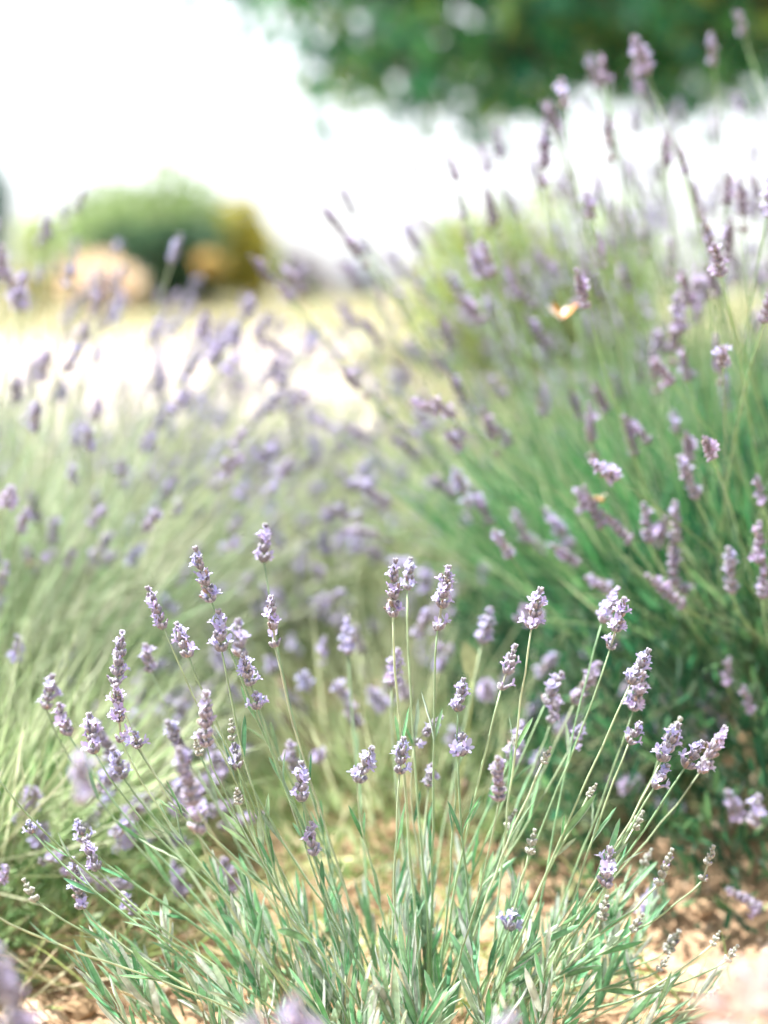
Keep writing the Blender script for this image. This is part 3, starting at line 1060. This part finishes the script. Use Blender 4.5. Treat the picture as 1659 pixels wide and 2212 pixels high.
shrub('flower_clump', 'orange flower clump in front of the dark hollow', 'flowers', 458, 548, 19.5, 60,
      [(.66, .46, .16), (.76, .58, .28), (.50, .40, .10), (.20, .26, .08)], 64, n=500, leaf=(.05, .09), lumps=3, mat=M_PETAL, fill=.9, topball=True)
shrub('pampas_clump', 'blush beige mound of dry plumes before the dark hollow', 'shrub', 205, 565, 20, 185,
      [(.84, .70, .54), (.86, .76, .64), (.80, .64, .46), (.72, .62, .38)], 65, n=2600, leaf=(.12, .24), wl=.16, mat=M_PETAL, lumps=10)
shrub('light_shrub', 'pale yellow-green low shrub between the conifer and the rounded shrub', 'shrub', 125, 450, 26, 210,
      [(.48, .56, .28), (.54, .60, .34), (.40, .50, .22)], 66, n=3600, leaf=(.09, .15), lumps=10, fill=.8)
shrub('conifer', 'dark blue-green conifer cut off by the picture edge', 'tree', -40, 350, 20, 180,
      [(.04, .13, .11), (.06, .17, .14), (.05, .12, .10)], 67, n=5000, leaf=(.06, .12), wl=.25, top_extra=[(0, 330, 25, 60), (20, 430, 50, 60)])
shrub('orange_shrub', 'small orange and gold shrub at the foot of the conifer', 'shrub', 60, 580, 19, 75,
      [(.60, .42, .08), (.50, .40, .10), (.24, .28, .08)], 68, n=900, leaf=(.05, .09), lumps=4, fill=.8)
shrub('haze_shrub', 'thin silvery lilac shrub standing in for haze at the horizon', 'shrub', 655, 520, 26, 150,  # horizon haze put into pale lilac-grey leaf colours
      [(.50, .48, .54), (.54, .48, .52), (.42, .44, .48)], 69, n=1300, leaf=(.09, .15), fill=.9)
shrub('haze_shrub', 'wispy grey stand-in for horizon haze beside the lane at the end of the gravel', 'shrub', 775, 555, 30, 150,  # second thin clump, its pale grey colour imitates the haze
      [(.46, .48, .55), (.42, .46, .50)], 70, n=1300, leaf=(.09, .16), fill=.9)
shrub('lime_shrub', 'lime green shrub behind the tall dusky lavender bush', 'shrub', 1140, 480, 8.5, 520,
      [(.27, .36, .11), (.34, .42, .15), (.18, .29, .09), (.40, .41, .13)], 71, n=7000, leaf=(.04, .08), lumps=14, fill=.7, top_extra=[(-150, 520, 60, 60), (60, 450, 50, 50), (180, 490, 60, 60), (-60, 470, 40, 40), (230, 560, 60, 60)])
shrub('dark_conifer', 'narrow dark green conifer poking out over the lime shrub', 'tree', 1362, 415, 10, 75,
      [(.03, .07, .03), (.05, .10, .04)], 72, n=2500, leaf=(.04, .08), lumps=3, wl=.3)


def tree():
    Y = 12.0
    tx = 3.9
    gz = ground_z(tx, Y)
    t = empty('broadleaf_tree', (tx, Y, gz))
    tag(t, 'large dark broadleaf tree whose crown hangs over the lane against the sky', 'tree')
    r = random.Random(8)
    mb = MB()
    mb.tube([Vector((0, 0, -.1)), Vector((.03, .02, .8)), Vector((-.05, 0, 1.7)), Vector((0, .05, 2.6)), Vector((.05, 0, 4.0))], [.30, .24, .21, .19, .12], 12, (.17, .13, .10))
    link('trunk', mb.mesh('trunk', [M_BARK]), t)
    limbs = MB()
    tips = []
    for k in range(40):
        a = r.uniform(0, 6.28) if k < 12 else r.uniform(2.3, 4.1)
        zz = r.uniform(1.55, 3.4)
        ln = r.uniform(2.4, 5.1)
        e = Vector((math.cos(a) * ln, math.sin(a) * ln * .38, zz + r.uniform(-.1, 1.1)))
        s = Vector((0, 0, zz))
        pts = bez(s, s + e * .2 + Vector((0, 0, .5)), e - Vector((0, 0, -.2)), e, 9)
        limbs.tube(pts, [.09 - .0095 * i for i in range(9)], 6, (.16, .12, .09))
        for p in pts[3:]:
            for _ in range(4):
                q = p + Vector((r.gauss(0, .42), r.gauss(0, .42), r.gauss(.0, .30)))
                limbs.tube([p, (p + q) / 2 + Vector((0, 0, .05)), q], [.02, .013, .006], 4, (.16, .12, .09))
                tips.append(q)
    link('limbs', limbs.mesh('limbs', [M_BARK]), t)
    g = np.random.default_rng(9)
    tips = np.array([tuple(p) for p in tips])
    # leaves sit in tight sprays round the twig ends, with air between the sprays
    n = TREE_N
    wt = (np.hypot(tips[:, 0], tips[:, 1]) + .3) ** 1.3
    pick = g.choice(len(tips), n, p=wt / wt.sum())
    P = tips[pick] + g.normal(0, 1, (n, 3)) * np.array([.19, .19, .15])
    low = 1.66 + .20 * np.sin(P[:, 0] * 2.3) + .14 * np.sin(P[:, 0] * 5.1 + 1) + .12 * np.sin(P[:, 1] * 3.0) + .10 * np.sin(P[:, 0] * 9.7)
    keep = P[:, 2] > low
    P, pick = P[keep], pick[keep]
    n = len(P)
    D = g.normal(0, 1, (n, 3)) + np.array([0, 0, -.4])
    cols = np.array([(.030, .18, .085), (.05, .22, .095), (.022, .14, .07), (.15, .30, .09)])
    C = cols[g.integers(0, 4, n)] * g.uniform(.7, 1.3, (n, 1))
    C[pick % 7 == 0] *= np.array([2.4, 1.7, 1.1])          # lighter, yellower sprays: sunlit patches put into the leaf colour
    v, f, c = blades(P, D, g.normal(0, 1, (n, 3)), g.uniform(.13, .21, n), g.uniform(.09, .13, n), C, g.uniform(-.3, .3, n))
    link('crown', make_mesh('crown', v.tolist(), f, c, [M_TREE]), t)


TREE_N = 12500
tree()


# ------------------------------------------------------------------ small things
def butterfly():
    p = at(1212, 690, 1.62)
    t = empty('butterfly', p, 3.4)
    tag(t, 'small white and orange butterfly among the spikes of the tall lavender bush', 'butterfly')
    mb = MB()
    mb.tube([Vector((0, -.008, 0)), Vector((0, -.004, .0006)), Vector((0, .002, .001)), Vector((0, .007, .0004)), Vector((0, .010, 0))], [.0006, .0014, .0017, .0012, .0008], 7, (.22, .17, .12))
    b = link('body', mb.mesh('body', [M_INSECT]), t)
    an = MB()
    for s in (-1, 1):
        an.tube([Vector((0, .010, .0005)), Vector((s * .003, .014, .003)), Vector((s * .005, .018, .004))], [.00015, .00012, .0003], 4, (.15, .12, .1))
    link('antennae', an.mesh('antennae', [M_INSECT]), b)
    for s in (-1, 1):
        for nm, out, col in (('forewing', [(0, .005), (.006, .012), (.017, .017), (.021, .012), (.016, .004), (.007, .0)], (.85, .52, .18)),
                             ('hindwing', [(0, .001), (.008, .000), (.015, -.004), (.015, -.012), (.009, -.015), (.003, -.008)], (.85, .80, .74))):
            V = []
            for (x, y) in out:
                V.append((s * x * .62, y, x * .78 + .001))
            for (x, y) in out:
                V.append((s * x * .62 + s * .0002, y, x * .78 + .0008))
            k = len(out)
            F = [tuple(range(k)), tuple(range(2 * k - 1, k - 1, -1))] + [(i, (i + 1) % k, k + (i + 1) % k, k + i) for i in range(k)]
            m2 = MB()
            m2.add(V, F, [col if i not in (2, 3) or nm == 'hindwing' else (.45, .24, .08) for i in range(k)] * 2)
            link(nm, m2.mesh(nm, [M_PETAL], smooth=False), t)


butterfly()


def bee(u, v, Y, rz, label):
    t = empty('bee', at(u, v, Y), rz)
    tag(t, label, 'bee', 'bees visiting the spikes')
    def blob(name, c, rx, ry, rz_, col, stripes=None):
        mb = MB()
        V, C, F = [], [], []
        nr, ns = 8, 8
        for i in range(nr + 1):
            tt = math.pi * i / nr
            for k in range(ns):
                a = 2 * math.pi * k / ns
                V.append((c[0] + rx * math.sin(tt) * math.cos(a), c[1] - ry * math.cos(tt), c[2] + rz_ * math.sin(tt) * math.sin(a)))
                C.append((stripes if stripes and i % 2 else col))
        for i in range(nr):
            for k in range(ns):
                F.append((i * ns + k, i * ns + (k + 1) % ns, (i + 1) * ns + (k + 1) % ns, (i + 1) * ns + k))
        mb.add(V, F, C)
        return link(name, mb.mesh(name, [M_INSECT]), t)
    blob('abdomen', (0, -.0055, 0), .0026, .0048, .0026, (.50, .30, .08), (.09, .06, .04))
    blob('thorax', (0, .0005, .0006), .0027, .0026, .0026, (.48, .33, .14))
    blob('head', (0, .0040, 0), .0019, .0015, .0018, (.10, .08, .06))
    for s in (-1, 1):
        m2 = MB()
        o = [(0, 0), (.003, .001), (.008, -.003), (.0085, -.006), (.006, -.007), (.002, -.003)]
        m2.add([(s * x, y, .0026 + x * .25) for x, y in o], [tuple(range(6))], (.42, .38, .32))
        link('wing', m2.mesh('wing', [M_PETAL], False), t)
        m3 = MB()
        for yy in (-.001, .0008, .0025):
            m3.tube([Vector((s * .0015, yy, -.001)), Vector((s * .0045, yy * 1.6, -.0015)), Vector((s * .005, yy * 2, -.004))], [.0003, .00025, .0002], 4, (.08, .06, .05))
        link('legs', m3.mesh('legs', [M_INSECT]), t)


bee(1290, 1078, 1.503, .6, 'honey bee on a dusky spike of the tall green-stemmed bush')
bee(72, 1218, 1.835, -.8, 'honey bee on a mauve spike of the bush before the gravel')


def weed():
    tip = at(1008, 1400, 1.48)
    g = Vector((tip.x - .02, 1.52, 0))
    t = empty('weed_sprout', g)
    tag(t, 'single yellow-green oval leaf on a thin sprout behind the focused plant', 'weed')
    mb = MB()
    e = at(1020, 1470, 1.48) - g
    mb.tube(bez(Vector((0, 0, -.01)), Vector((.005, 0, e.z * .4)), e - Vector((0, 0, .06)), e, 8), [.0011] * 8, 5, (.42, .48, .18))
    link('stem', mb.mesh('stem', [M_STEM]), t)
    d = tip - at(1020, 1470, 1.48)
    L = .038
    m2 = MB()
    V, F = [], []
    for i in range(9):
        s = i / 8
        wv = .0095 * math.sin(math.pi * min(1, s * .96 + .02)) ** .8
        for k, xx in enumerate((-1, 0, 1)):
            V.append((xx * wv, -abs(xx) * wv * .3 + .004 * s * s, L * s))
    for i in range(8):
        for k in range(2):
            F.append((i * 3 + k, i * 3 + k + 1, (i + 1) * 3 + k + 1, (i + 1) * 3 + k))
    m2.add(V, F, (.46, .54, .28))
    link('leaf', m2.mesh('leaf', [M_LEAF]), t, e, frame_from((-.15, 0, 1), .5), 1.0)


weed()
